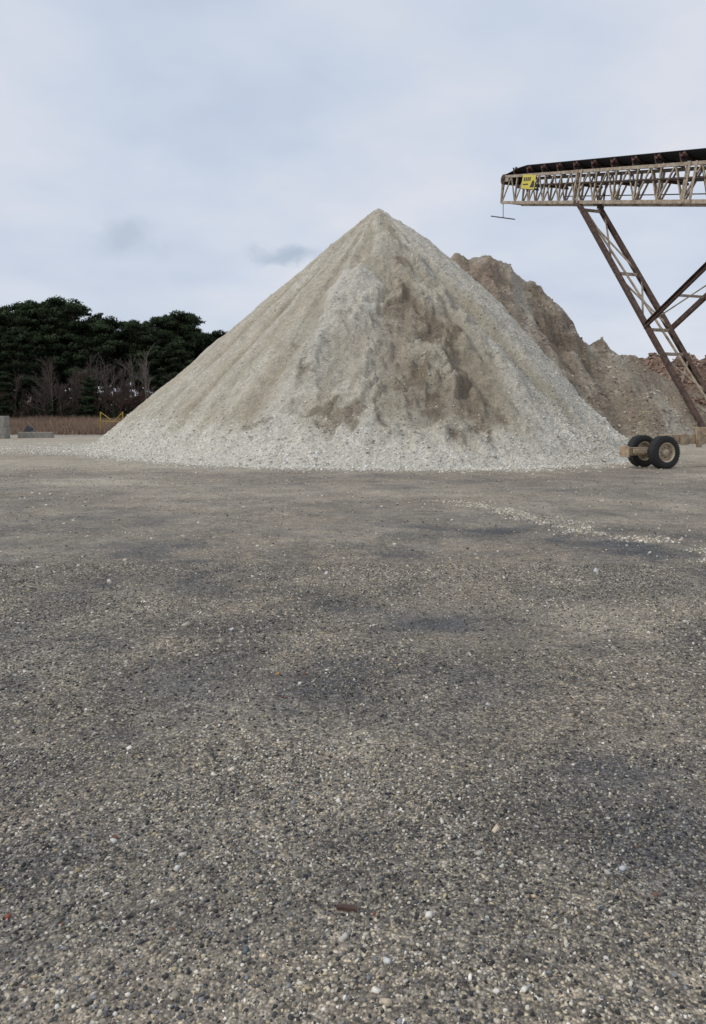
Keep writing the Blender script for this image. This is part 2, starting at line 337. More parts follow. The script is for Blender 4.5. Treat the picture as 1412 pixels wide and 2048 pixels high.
# ------------------------------------------------------------ soil pile (behind, right)
RY=48.0
rx=np.array([-6,2,5.5,6.6,7.2,8.0,9.5,10.8,11.8,12.3,13.1,13.6,14.1,14.4,14.8,16.0,17.6,19.0,20.6,21.9,22.9,25,28])
rz=np.array([2,9,11.5,12.2,12.2,11.9,11.4,10.8,10.1,9.5,9.15,8.6,8.2,7.4,6.6,6.3,5.5,4.8,3.8,3.0,2.3,.6,-2])
def soil_h(X,Y):
    xw=X+(fbm(Y*.3,X*.3,4,3)-.5)*1.6*sst(0,4,np.abs(Y-RY))
    zr=np.interp(xw,rx,rz)+(fbm(X*1.1,Y*.5,2,4)-.5)*.7
    d=RY-Y+(fbm(X*.35,Y*.1,7,3)-.5)*2.4
    top=sst(5.5,8.5,zr)
    scarp=sst(.3,1.3,d+(fbm(X*.9,Y*.4,5,3)-.5)*2.2)+.7*sst(2.5,3.3,d+(fbm(X*.8,Y*.4,1,3)-.5)*3)
    drop=np.where(d>0,.74*d,-.9*d)+top*.75*scarp
    z=zr-drop
    z+=(ridg(X*.5,Y*.3,5,4)-.6)*1.0*sst(12,2,d)*np.clip(zr/6,0,1)+(fbm(X*1.6,Y*1.2,8,4)-.5)*.6*(.4+.6*top)
    z=np.where(z<.4,.4-(.4-z)*.6,z)
    return z,d,zr,scarp
xs=np.arange(-2,29,.09); ys=np.arange(30,64,.1)
GX,GY=np.meshgrid(xs,ys); X=GX.ravel();Y=GY.ravel(); Z,d,zr,scp=soil_h(X,Y)
sb=np.array([.345,.285,.215]); sg=np.array([.47,.425,.35]); sr=np.array([.31,.22,.17]); sd=np.array([.18,.142,.103])
def soil_col(X,Y,Z,d,zr):
    C=np.tile(sb,(len(X),1)); st=fbm(X*1.3,Z*.35,5,4)
    C=mixc(C,sg,.8*sst(.45,.62,st)); C=mixc(C,sr,.7*blob(X,Z,8.4,10.2,.9,1.3))
    C=mixc(C,sd,.65*sst(.5,.64,fbm(X*.9,Z*.9,2,4))*sst(3,6,Z))
    C=mixc(C,sd*1.1,.85*blob(X,Z,13.0,5.4,2.2,1.7)*sst(.3,.55,fbm(X*.8,Y*.8,9)))
    C=mixc(C,sg*1.05,.8*blob(X,Z,11.0,9.3,1.7,1.0)*sst(.35,.6,fbm(X*1.5,Z*1.5,4))+.7*sst(2.4,.6,Z+fbm(X*.5,Y*.5,3)*1.5))
    C=mixc(C,sb*.8,.6*blob(X,Z,17.5,3.6,3,1.3)); C=mixc(C,sd*1.35,.6*sst(18,20.5,X)*sst(0,1.5,Z+.5))
    return C*(.80+.40*fbm(X*2,Y*2,10,4))[:,None]
C=soil_col(X,Y,Z,d,zr)
F=grid_faces(len(xs),len(ys)); F=F[(Z[F]>-.05).any(1)]; used=np.unique(F); remap=np.full(len(X),-1); remap[used]=np.arange(len(used))
so=link(bpy.data.objects.new('dirt_pile',np_mesh('dirt_pile',np.stack([X,Y,np.maximum(Z,-.2)],1)[used],remap[F],m_dirt,C[used])))
n=26000; x=6+20*rng.random(n); y=34+14*rng.random(n); z,d_,zr_,_q=soil_h(x,y); k=(z>0)&(rng.random(n)<.35+.5*sst(5,1,z)); x,y,z,d_,zr_=x[k],y[k],z[k],d_[k],zr_[k]
cb=soil_col(x,y,z,d_,zr_)
stones('loose_rubble',np.stack([x,y,z],1),.04+.24*rng.random(len(x))**5,np.clip(cb*np.clip(rng.normal(1.15,.35,len(x)),.4,2)[:,None],0,.6),'cube',so)

# reddish rubble mound further back
xs=np.arange(18,54,.16); ys=np.arange(50,80,.16); GX,GY=np.meshgrid(xs,ys); X=GX.ravel();Y=GY.ravel()
def mound_h(X,Y):
    zr=np.interp(X,[18,21.5,23,24.2,26,30,36,44,52],[-6,-1.5,3.8,6.2,6.8,6.7,7.0,6.2,-1])
    z=zr-.75*np.abs(Y-64+(fbm(X*.2,Y*.1,5)-.5)*3)+(fbm(X*.8,Y*.8,3,5)-.5)*1.7
    return z
Z=mound_h(X,Y)
C=mixc(np.tile([.22,.145,.105],(len(X),1)),np.array([.33,.25,.20]),sst(.5,.65,fbm(X*1.5,Y*1.5,2,4)))*(.6+.65*fbm(X*3,Y*3,7,3))[:,None]
F=grid_faces(len(xs),len(ys)); F=F[(Z[F]>-.05).any(1)]; used=np.unique(F); remap=np.full(len(X),-1); remap[used]=np.arange(len(used))
mo=link(bpy.data.objects.new('rubble_mound',np_mesh('rubble_mound',np.stack([X,Y,np.maximum(Z,-.2)],1)[used],remap[F],m_dirt,C[used])))
n=9000; x=19+30*rng.random(n); y=55+9.5*rng.random(n); z=mound_h(x,y); k=z>0; x,y,z=x[k],y[k],z[k]
stones('rubble_chunks',np.stack([x,y,z+.03],1),.1+.5*rng.random(len(x))**4,np.array([.26,.175,.13])*np.clip(rng.normal(1,.4,len(x)),.3,2.1)[:,None],'cube',mo)

# ------------------------------------------------------------ conveyor
cream=mat('weathered_cream_paint',(.46,.40,.31),.6,.1,6,rust=(.24,.17,.115))
axpaint=mat('tan_axle_paint',(.50,.40,.27),.6,.05,5,rust=(.24,.16,.10))
rusty=mat('rusty_steel',(.13,.08,.06),.75,.2,7,rust=(.045,.028,.024))
rub=mat('black_rubber',(.016,.016,.018),.7,0,None,.003,60)
tyrem=mat('tyre_rubber',(.022,.022,.023),.75,0,20)
redm=mat('faded_red_paint',(.20,.05,.04),.6,0,8)
yel=mat('yellow_sign_paint',(.66,.56,.07),.5,0,None)
blk=mat('black_sign_paint',(.02,.02,.02),.5)
rimm=mat('cream_rim_paint',(.56,.48,.36),.5,0,9,rust=(.33,.25,.17))
steel=mat('grey_steel',(.25,.26,.27),.5,.6,8)
conv=empty('radial_stacker_conveyor',(11.2,23.4,0)); bpy.context.view_layer.update()
def V3(*a): return Vector(a)
class MB:
    def __init__(s): s.v=[];s.f=[]
    def box(s,p1,p2,w,h,up=V3(0,0,1)):
        p1=Vector(p1);p2=Vector(p2); a=(p2-p1).normalized()
        if abs(a.dot(up))>.98: up=V3(0,1,0)
        x=a.cross(up).normalized(); y=x.cross(a).normalized(); n=len(s.v)
        for p in (p1,p2):
            for i,j in ((-1,-1),(1,-1),(1,1),(-1,1)): s.v.append(p+x*(i*w/2)+y*(j*h/2))
        s.f+=[[n,n+3,n+2,n+1],[n+4,n+5,n+6,n+7]]+[[n+i,n+(i+1)%4,n+4+(i+1)%4,n+4+i] for i in range(4)]
    def cchan(s,p1,p2,w,h,t,up=V3(0,0,1),sgn=1):
        p1=Vector(p1);p2=Vector(p2); a=(p2-p1).normalized(); x=a.cross(up).normalized(); y=x.cross(a).normalized()
        s.box(p1,p2,t,h,up)
        for j in (-1,1):
            o=y*(j*(h/2-t/2))+x*(sgn*(w/2+t/2)); s.box(p1+o,p2+o,w,t*.96,up)
    def cyl(s,p1,p2,r,n=12,r2=None):
        p1=Vector(p1);p2=Vector(p2); r2=r if r2 is None else r2; a=(p2-p1).normalized(); up=V3(0,0,1) if abs(a.z)<.9 else V3(1,0,0)
        x=a.cross(up).normalized(); y=x.cross(a); b0=len(s.v)
        for p,q in ((p1,r),(p2,r2)):
            for i in range(n):
                t=2*math.pi*i/n; s.v.append(p+x*(math.cos(t)*q)+y*(math.sin(t)*q))
        s.f+=[[b0+i,b0+(i+1)%n,b0+n+(i+1)%n,b0+n+i] for i in range(n)]+[list(range(b0,b0+n))[::-1],list(range(b0+n,b0+2*n))]
    def obj(s,name,m,parent,bev=0,smooth=False):
        me=bpy.data.meshes.new(name); me.from_pydata([tuple(v) for v in s.v],[],s.f); me.materials.append(m)
        if smooth:
            for p in me.polygons: p.use_smooth=len(p.vertices)==4
        o=bpy.data.objects.new(name,me); sc.collection.objects.link(o)
        if parent: o.parent=parent; o.matrix_parent_inverse=parent.matrix_world.inverted()
        if bev:
            b=o.modifiers.new('b','BEVEL'); b.width=bev; b.segments=2; b.limit_method='ANGLE'
        return o
HA=V3(7.03,35.0,11.70); HB=V3(10.97,23.0,8.27); L=(HB-HA).length; ax=(HB-HA).normalized()   # head -> tail
side=V3(.949,.316,0)*1; side=(side-ax*side.dot(ax)).normalized(); nrm=side.cross(ax).normalized()
if nrm.z<0: nrm=-nrm
TW=1.10; TD=1.17; END=36.0
def cp(s,a=0,n=0): return HA+ax*s+side*a+nrm*n
tr=MB(); dg=MB()
for a in (0,TW):
    tr.box(cp(0,a,0),cp(END,a,0),.09,.13,nrm); tr.box(cp(-.05,a,TD),cp(END,a,TD),.09,.12,nrm)
P=1.2; np_=int(END/P)
for i in range(np_+1):
    s=i*P
    for a in (0,TW):
        dg.box(cp(s,a,.065),cp(s,a,TD-.06),.06,.075,ax)
        if i<np_:
            dg.box(cp(s+.06,a,.065),cp(s+P*.52,a,TD-.06),.045,.06,ax)
            dg.box(cp(s+P-.02,a+.004,.065),cp(s+P*.56,a+.004,TD-.06),.045,.05,ax)
    dg.box(cp(s,.05,.0),cp(s,TW-.05,.0),.06,.06,nrm)
    if i<np_ and i%2==0: dg.box(cp(s,.05,.0),cp(s+P,TW-.05,.0),.04,.04,nrm)
tr.obj('truss_chords',cream,conv,.006); dg.obj('truss_lattice',cream,conv)
pl=MB()
for s in (6.2,12.4,18.6):
    for a in (-.06,TW+.06):
        pl.box(cp(s-.25,a,TD*.5-.62),cp(s-.25,a,TD*.5+.66),.02,.1,ax); pl.box(cp(s+.05,a,TD*.5-.62),cp(s+.05,a,TD*.5+.66),.02,.1,ax)
pl.obj('joint_plates',cream,conv)
cen=TW/2; hw=.55; top0=TD+.24
def beltrow(s,zb,trough):
    return [cp(s,cen-hw,zb+.20*trough),cp(s,cen-hw*.45,zb),cp(s,cen+hw*.45,zb),cp(s,cen+hw,zb+.20*trough)]
rows=[]; s=END-.5
while s>1.6: rows.append(beltrow(s,top0,1)); s-=.6
for s_,t in ((1.2,.8),(.8,.5),(.4,.2),(.1,0)): rows.append(beltrow(s_,top0-.02-(.10)*(1-t),t))
pc=TD-.12; pr=.245
for k in range(1,9):
    t=math.radians(90+k*20); rows.append([cp(.0+pr*math.cos(t)*1.0-.05,cen+q*hw,pc+pr*math.sin(t)) for q in (-1,-.45,.45,1)])
for s_ in (1.5,4,8,14,20,28,END-.5): rows.append(beltrow(s_,TD-.42,0))
vb=[v for r_ in rows for v in r_]; fb=[[i*4+j,i*4+j+1,(i+1)*4+j+1,(i+1)*4+j] for i in range(len(rows)-1) for j in range(3)]
me=bpy.data.meshes.new('belt'); me.from_pydata([tuple(v) for v in vb],[],fb); me.materials.append(rub)
o=bpy.data.objects.new('belt',me); sc.collection.objects.link(o); o.parent=conv; o.matrix_parent_inverse=conv.matrix_world.inverted()
sm=o.modifiers.new('s','SOLIDIFY'); sm.thickness=.022
pu=MB(); pu.cyl(cp(-.05,cen-.6,pc),cp(-.05,cen+.6,pc),.225,24); pu.cyl(cp(-.05,-.12,pc),cp(-.05,TW+.12,pc),.05,12); pu.obj('head_pulley',rusty,conv,0,True)
fr=MB()
for a in (-.02,TW+.02):
    fr.box(cp(.45,a,pc),cp(-.22,a,pc),.05,.2,nrm); fr.box(cp(-.12,a,pc-.05),cp(.0,a,.0),.06,.09,ax)
fr.box(cp(-.22,-.05,pc),cp(-.22,TW+.05,pc),.05,.08,nrm)
fr.obj('head_frame',cream,conv)
idl=MB(); brk=MB(); red=MB(); s=.9
while s<END-1:
    zb=top0-.075
    idl.cyl(cp(s,cen-hw*.42,zb),cp(s,cen+hw*.42,zb),.06,10)
    for q in (-1,1): idl.cyl(cp(s+.03,cen+q*hw*.47,zb+.01),cp(s+.03,cen+q*hw*1.02,zb+.20),.06,10)
    brk.box(cp(s+.02,-.03,TD+.085),cp(s+.02,TW+.03,TD+.085),.07,.05,nrm)
    for q,a in ((-1,.0),(1,TW)):
        brk.box(cp(s,a,TD+.06),cp(s-.1,a+q*.05,TD+.36),.04,.06,side)
        red.box(cp(s-.05,a+q*.055,TD+.28),cp(s+.06,a+q*.055,TD+.26),.04,.06,nrm)
    if int(s/1.2)%2==0: idl.cyl(cp(s+.4,-.0,TD-.50),cp(s+.4,TW,TD-.50),.05,10)
    s+=1.2
idl.obj('idler_rollers',rusty,conv,0,True); brk.obj('idler_brackets',rusty,conv); red.obj('idler_end_caps',redm,conv)
pp=MB(); pp.cyl(cp(3.4,-.03,TD*.62),cp(END,-.03,TD*.62),.022,8); pp.cyl(cp(3.4,TW+.03,TD*.3),cp(END,TW+.03,TD*.3),.02,8); pp.obj('conduit',rusty,conv)
hg=MB(); b0=cp(.12,.03,-.06); hg.cyl(b0,b0+V3(0,0,-.64),.018,8); e0=b0+V3(0,0,-.64); hg.cyl(e0+V3(-.6,-.1,.04),e0+V3(.58,.1,-.06),.028,8)
hg.obj('hanging_level_probe',steel,conv)
sg_=MB(); c=cp(2.35,-.075,.87); sg_.box(c-ax*.56+nrm*.03,c+ax*.56-nrm*.03,.012,.60,nrm); sg_.obj('yellow_sign_plate',yel,conv)
mk=MB(); c2=cp(2.35,-.085,.87)
for i,(u,w_,h_,vv) in enumerate(((-.42,.10,.16,.12),(-.26,.10,.16,.12),(-.10,.10,.16,.12),(.06,.10,.16,.12))):
    mk.box(c2+ax*u+nrm*vv,c2+ax*(u+w_)+nrm*vv,.008,h_,nrm)
mk.box(c2-ax*.45-nrm*.1,c2+ax*.0-nrm*.1,.008,.05,nrm)
n0=len(mk.v)
for off in (0,-.008):
    for (u,v_) in ((.16,-.24),(.50,-.24),(.50,.02),(.36,.06)): mk.v.append(c2+side*(off+.004)+ax*u+nrm*v_)
mk.f+=[[n0,n0+1,n0+2,n0+3],[n0+4,n0+7,n0+6,n0+5]]+[[n0+i,n0+(i+1)%4,n0+4+(i+1)%4,n0+4+i] for i in range(4)]
mk.obj('sign_mark',blk,conv)
tN=.4735*L; topN=cp(tN,0,-.07); topF=cp(tN,TW,-.07)
botN=V3(11.12,23.4,1.02); botF=V3(12.2,23.76,1.02)
lg=MB()
lg.cchan(topN,botN,.12,.25,.022,V3(0,1,.3),1); lg.cchan(topF,botF,.12,.25,.022,V3(0,1,.3),-1)
def lN(f): return topN.lerp(botN,f)
def lF(f): return topF.lerp(botF,f)
bt=1.19*L; brN=cp(bt,0,-.07); brF=cp(bt,TW,-.07)
lg.cchan(lN(.588),brN,.08,.17,.02,V3(0,0,1),1); lg.cchan(lF(.588),brF,.08,.17,.02,V3(0,0,1),-1)
for q in (brN,brF,topN,topF): lg.box(q+nrm*-.09,q+nrm*.13,.1,.34,ax)
lg.obj('support_legs',rusty,conv)
rg=MB()
fs=[.03,.35,.60,.70,.86]
for f in fs: rg.box(lN(f),lF(f),.07,.11,V3(0,0,1))
for i,(f0,f1) in enumerate(((.03,.35),(.35,.60),(.70,.86),(.86,.98))):
    rg.box(lN(f0+.005),lF(f1-.005),.05,.06,V3(0,1,0)); rg.box(lF(f0+.02)+V3(0,.07,0),lN(f1-.02)+V3(0,.07,0),.05,.06,V3(0,1,0))
for f in (.3,.62,.93):
    a_=lN(.588).lerp(brN,f); b_=lF(.588).lerp(brF,f); rg.box(a_,b_,.06,.08,V3(0,0,1))
rg.box(lN(.588).lerp(brN,.03),lF(.588).lerp(brF,.6),.04,.05,V3(0,1,0))
rg.box(lN(.04).lerp(lF(.04),.22),lN(.98).lerp(lF(.98),.85),.06,.07,V3(0,1,0))
rg.obj('leg_bracing',cream,conv)
axd=V3(.949,.316,0); cdir=V3(-.316,.949,0); wc=V3(9.25,22.83,0)
axm=MB(); axm.box(wc+axd*.35+V3(0,0,.88),wc+axd*6.0+V3(0,0,.88),.26,.30); 
axm.box(wc-axd*1.02+V3(0,0,.52),wc+axd*.75+V3(0,0,.52),.2,.24); axm.box(wc+axd*.45+V3(0,0,.60),wc+axd*.75+V3(0,0,.74),.18,.14)
axm.box(wc+axd*5.6+V3(0,0,.52),wc+axd*7.3+V3(0,0,.52),.2,.22); axm.box(wc-axd*1.04-cdir*.2+V3(0,0,.52),wc-axd*1.04+cdir*.2+V3(0,0,.52),.05,.34)
axm.box(wc-axd*.95-cdir*.3+V3(0,0,.54),wc-axd*.3-cdir*.3+V3(0,0,.54),.06,.14)
for q in (1.9,3.05): axm.box(wc+axd*q+V3(0,0,.99),wc+axd*q+V3(0,0,1.25),.3,.3,V3(0,1,0))
axm.box(wc+axd*1.05-cdir*.16+V3(0,0,.70),wc+axd*1.05-cdir*.16+V3(0,0,1.06),.03,.26,axd); axm.box(wc+axd*1.62-cdir*.17+V3(0,0,.62),wc+axd*1.62-cdir*.17+V3(0,0,1.16),.05,.2,axd)
axm.obj('axle_beam',axpaint,conv,.012)
bx=MB(); bx.box(wc+axd*2.3-cdir*.3+V3(0,0,.62),wc+axd*2.9-cdir*.3+V3(0,0,.62),.3,.5); bx.obj('drive_box',axpaint,conv,.015)
def revolve(name,prof,c,axis_,m,parent,n=40):
    axis_=axis_.normalized(); x=axis_.cross(V3(0,0,1)).normalized(); y=x.cross(axis_); vs=[];fs_=[]
    for i in range(n):
        t=2*math.pi*i/n; dd=x*math.cos(t)+y*math.sin(t)
        for (r_,h_) in prof: vs.append(tuple(c+dd*r_+axis_*h_))
    k=len(prof)
    for i in range(n):
        for j in range(k-1): fs_.append([i*k+j,((i+1)%n)*k+j,((i+1)%n)*k+j+1,i*k+j+1])
    me=bpy.data.meshes.new(name); me.from_pydata(vs,[],fs_); me.materials.append(m)
    for p in me.polygons: p.use_smooth=True
    o=bpy.data.objects.new(name,me); sc.collection.objects.link(o); o.parent=parent; o.matrix_parent_inverse=parent.matrix_world.inverted()
    return o
def wheel(c,out,nm):
    TR=.495
    revolve(nm+'_tyre',[(.285,-.11),(.30,-.135),(.40,-.15),(.455,-.14),(.482,-.125),(TR,-.10),(TR,-.055),(.475,-.05),(.475,-.04),(TR,-.035),(TR,.035),(.475,.04),(.475,.05),(TR,.055),(TR,.10),(.482,.125),(.455,.14),(.40,.15),(.30,.135),(.285,.11)],c,out,tyrem,conv)
    revolve(nm+'_rim',[(.286,-.12),(.286,.125),(.30,.14),(.29,.145),(.262,.12),(.25,.03),(.235,.0),(.20,.01),(.17,.035),(.12,.04),(.115,.10),(.095,.125),(0,.13)],c,out,rimm,conv)
    m=MB()
    x=out.cross(V3(0,0,1)).normalized(); y=x.cross(out)
    for i in range(8):
        t=i*math.pi/4; p=c+(x*math.cos(t)+y*math.sin(t))*.145; m.cyl(p+out*.03,p+out*.07,.014,6)
    lug=MB()
    for i in range(44):
        t=i*2*math.pi/44; dd=x*math.cos(t)+y*math.sin(t)
        for q in (-1,1): lug.box(c+dd*.491+out*(q*.085),c+dd*.491+out*(q*.135),.03,.02,dd)
    m.obj(nm+'_lug_nuts',rusty,conv); lug.obj(nm+'_tread_blocks',tyrem,conv)
for base,nm in ((wc,'near'),(wc+axd*6.3,'far')):
    wheel(base-cdir*.48+V3(0,0,.5),-cdir,nm+'_front_wheel'); wheel(base+cdir*.48+V3(0,0,.5),-cdir,nm+'_rear_wheel')
    h_=MB(); h_.cyl(base-cdir*.44+V3(0,0,.5),base+cdir*.44+V3(0,0,.5),.06,12); h_.obj(nm+'_wheel_shaft',rusty,conv)
hp=MB(); 
for a in (-.2,TW+.2): hp.box(cp(END-2.4,a,TD+.5),cp(END+.2,a,TD+.5),.03,.8,nrm)
hp.box(cp(END+.2,-.2,TD+.5),cp(END+.2,TW+.2,TD+.5),.03,.8,nrm)
t_=cp(END,TW/2,0); hp.box(V3(t_.x,t_.y,0),t_,.25,.25); hp.obj('tail_hopper',cream,conv)

# ------------------------------------------------------------ trees
def colmat(name,rough=.9):
    m,T,b=newmat(name,rough); T.l(T.attr(),b.inputs['Base Color']); b.inputs['Specular IOR Level'].default_value=.1; return m
m_fol=colmat('pine_foliage'); m_bark=mat('pine_bark',(.10,.07,.05),.95,0,4); m_twig=colmat('bare_twigs')
def limb_mesh(segs,n=5):
    V=[];F=[]
    for p,q,r1,r2 in segs:
        a=(q-p); a=a/np.linalg.norm(a); up=np.array([0,0,1.]) if abs(a[2])<.9 else np.array([1.,0,0]); x=np.cross(a,up); x/=np.linalg.norm(x); y=np.cross(x,a); b0=len(V)
        for c_,r_ in ((p,r1),(q,r2)):
            for i in range(n):
                t=6.283*i/n; V.append(c_+x*math.cos(t)*r_+y*math.sin(t)*r_)
        F+=[(b0+i,b0+(i+1)%n,b0+n+(i+1)%n,b0+n+i) for i in range(n)]
    return np.array(V),np.array(F)
def pine(seed,Ht,crown0,spread,dens=1.0,clump=1.0):
    r=np.random.default_rng(seed); segs=[]; cl=[]
    lean=r.normal(size=2)*.03; pts=[np.array([lean[0]*h_+.15*math.sin(h_*.4+seed),lean[1]*h_,h_]) for h_ in np.linspace(0,Ht*.97,9)]
    for i in range(8): segs.append((pts[i],pts[i+1],.26*(1-i/8.5)+.03,.26*(1-(i+1)/8.5)+.03))
    nb=int(36*dens)
    for i in range(nb):
        f=crown0+(1-crown0)*(i+r.random())/nb; h_=f*Ht*.97; k=min(int(f*8),7); p=pts[k]+(pts[k+1]-pts[k])*(f*8-k)
        t=r.random()*6.283; g=(f-crown0)/(1-crown0); prof=math.sin(math.pi*min(1,(g*.74+.22)))**.6
        ln=spread*prof*(.40+.85*r.random())+.3; d_=np.array([math.cos(t),math.sin(t),.15+.45*g+.25*r.normal()])
        q=p+d_*ln; segs.append((p,q,.07,.02))
        for s_ in (1.0,.6):
            if s_==1.0 or r.random()<.6: cl.append((p+(q-p)*s_+r.normal(size=3)*.25,clump*(.6+.65*r.random())*(1.15-.25*g)))
    cl.append((pts[-1]+np.array([0,0,.2]),.6))
    TV=[];TC=[]
    for c_,s_ in cl:
        m=int(165*s_*s_)+15; u=r.normal(size=(m,3)); u/=np.linalg.norm(u,axis=1)[:,None]; rad=s_*(.35+.85*r.random(m)**.8)
        ctr=c_+u*rad[:,None]*np.array([1.15,1.15,.6]); sz=.10+.16*r.random(m)
        e1=r.normal(size=(m,3)); e1[:,2]=np.abs(e1[:,2])*1.3; e1/=np.linalg.norm(e1,axis=1)[:,None]; e2=np.cross(e1,u+r.normal(size=(m,3))*.5); e2/=np.linalg.norm(e2,axis=1)[:,None]+1e-6
        tri=np.stack([ctr+e1*sz[:,None]*1.7,ctr-e1*sz[:,None]*.6+e2*sz[:,None]*.6,ctr-e1*sz[:,None]*.6-e2*sz[:,None]*.6],1)
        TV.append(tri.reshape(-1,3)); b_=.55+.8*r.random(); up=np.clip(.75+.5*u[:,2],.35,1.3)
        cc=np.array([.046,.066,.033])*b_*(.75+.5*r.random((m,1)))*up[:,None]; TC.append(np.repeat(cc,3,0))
    TV=np.concatenate(TV);TC=np.concatenate(TC); F=np.arange(len(TV)).reshape(-1,3)
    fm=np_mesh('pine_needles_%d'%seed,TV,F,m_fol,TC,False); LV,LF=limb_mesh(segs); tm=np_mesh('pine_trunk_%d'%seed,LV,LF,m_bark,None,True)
    return fm,tm
variants=[pine(1,20,.42,2.9),pine(2,20,.50,3.4),pine(3,20,.36,2.6),pine(4,20,.55,3.7,.8,1.1),pine(5,20,.08,2.5,1.4),pine(6,20,.60,3.0,.7)]
grove=empty('pine_treeline',(-60,135,0))
cnt=0
def put(parent,pref,meshes,x,y,sxy,sz,rot):
    global cnt; cnt+=1
    for me,nm in meshes:
        o=bpy.data.objects.new('%s_%s_%d'%(pref,nm,cnt),me); o.parent=parent
        o.location=(x-parent.location.x,y-parent.location.y,-.1); o.scale=(sxy,sxy,sz); o.rotation_euler=(0,0,rot); sc.collection.objects.link(o)
R_=random.Random(5)
sil_x=[-400,-60,0,50,100,130,180,203,216,232,280,320,370,400,415,432,450,520,700]
sil_y=[600,612,618,602,602,608,612,645,672,636,634,640,630,648,672,656,668,700,720]
for row,(yd,step,dz) in enumerate(((128,3.2,-1.6),(133,3.1,.5),(139,3.2,.5),(145,3.0,-2.4),(151,2.7,-6))):
    x=-128+row
    while x<-8:
        x+=step*(.6+.8*R_.random()); yy=yd+R_.uniform(-1.8,1.8)
        px=706+1480*x/yy; top=np.interp(px,sil_x,sil_y); Ht=1.6+(832-top)/1480*yy+dz-abs(R_.gauss(0,1.5))
        if row==0:
            if 90<px<285: continue
            Ht*=R_.uniform(.70,.95)
        v=variants[4] if ((row==0 and R_.random()<.6) or row==4) else variants[R_.choice((0,1,2,3,5))]
        put(grove,'pine',((v[0],'needles'),(v[1],'trunk')),x,yy,Ht/20*R_.uniform(.95,1.2),Ht/20,R_.random()*6.28)
for x,yy,Ht in ((-44,122,8.0),(-42.5,123,5.5),(-49.5,122,4.8),(-31,121,6.5),(-58,122,9)):
    v=variants[4]; put(grove,'pine',((v[0],'needles'),(v[1],'trunk')),x,yy,Ht/20*1.25,Ht/20,R_.random()*6.28)
def bare(seed,Ht,cola):
    r=np.random.default_rng(seed); segs=[]
    def grow(p,d,ln,rad,lv):
        n_=3; 
        for i in range(n_):
            q=p+d*ln/n_; segs.append((p,q,rad*(1-.25*i/n_),rad*(1-.25*(i+1)/n_))); p=q; d=d+r.normal(size=3)*.12; d/=np.linalg.norm(d)
            if lv>0:
                for _ in range(2 if lv<3 else 1+(i>0)*2):
                    e=d+r.normal(size=3)*.55; e[2]=abs(e[2])*.8+.25; e/=np.linalg.norm(e); grow(p,e,ln*(.40+.25*r.random()),rad*.5,lv-1)
    grow(np.zeros(3),np.array([0,0,1.]),Ht*.5,.12,3)
    V_,F_=limb_mesh([(a,b_,max(c_,.014),max(d_,.012)) for a,b_,c_,d_ in segs],3)
    V_=V_*(Ht/V_[:,2].max())
    return np_mesh('bare_tree_%d'%seed,V_,F_,m_twig,np.tile(cola,(len(V_),1))*(.8+.4*np.random.default_rng(1).random((len(V_),1))),True)
bv=[bare(21,12,(.15,.125,.11)),bare(22,11,(.13,.10,.085)),bare(23,12,(.20,.17,.15)),bare(24,9,(.18,.11,.09))]
th_e=empty('bare_tree_thicket',(-48,124,0))
x=-64
while x<-22:
    x+=R_.uniform(.4,.85); px=706+1480*x/124; w=1.0 if 90<px<285 else .3
    if R_.random()>w: continue
    put(th_e,'bare',((bv[R_.randrange(4)],'branches'),),x,124+R_.uniform(-2.5,2.5),R_.uniform(.6,.95),R_.uniform(.6,1.1),R_.random()*6.28)
for x,yy,s_ in ((-34,122,1.12),):
    put(th_e,'bare',((bv[2],'branches'),),x,yy,s_,s_*1.05,R_.random()*6.28)

n=64000; x=-125+117*rng.random(n); y=121+24*rng.random(n)**1.3; hh=(.8+3.0*rng.random(n)**1.4+.17*(y-121))*(.5+fbm(x*.25,y*.2,3,3)*1.2)
zt=rng.random(n)*hh; e=rng.normal(size=(n,3))*np.array([.15,.15,.36]); f=rng.normal(size=(n,3))*.14; c_=np.stack([x,y,zt],1)
tri=np.stack([c_-e,c_+e,c_+f],1).reshape(-1,3); cc=np.where(rng.random((n,1))<.5,np.array([[.075,.055,.042]]),np.array([[.035,.046,.026]]))*(.6+.8*rng.random((n,1)))
link(bpy.data.objects.new('undergrowth',np_mesh('undergrowth',tri,np.arange(3*n).reshape(-1,3),m_twig,np.repeat(cc,3,0),False)))
n=90000; y=63+60*rng.random(n)**.9; x=-(y*.62)-8+ (y*.62+4)*rng.random(n)*1.0; x=np.where(rng.random(n)<.12,-12+x*.3,x)
hh=(.45+.7*sst(66,105,y))*(.6+.7*rng.random(n))*(.5+fbm(x*.2,y*.1,6,3)); w_=.03+.035*rng.random(n)
z0=np.full(n,-.02); dx=rng.normal(size=n)*.12; dy=rng.normal(size=n)*.12; t=rng.random(n)*3.14
a_=np.stack([x-w_*np.cos(t),y-w_*np.sin(t),z0],1); b_=np.stack([x+w_*np.cos(t),y+w_*np.sin(t),z0],1); c_=np.stack([x+dx,y+dy,hh],1)
cc=np.array([.29,.205,.15])*(.5+.75*rng.random((n,1)))*(.7+.6*fbm(x*.15,y*.1,2,3))[:,None]
tri=np.stack([a_,b_,c_],1).reshape(-1,3)
link(bpy.data.objects.new('dry_grass_field',np_mesh('dry_grass_field',tri,np.arange(3*n).reshape(-1,3),m_twig,np.repeat(cc,3,0),False)))

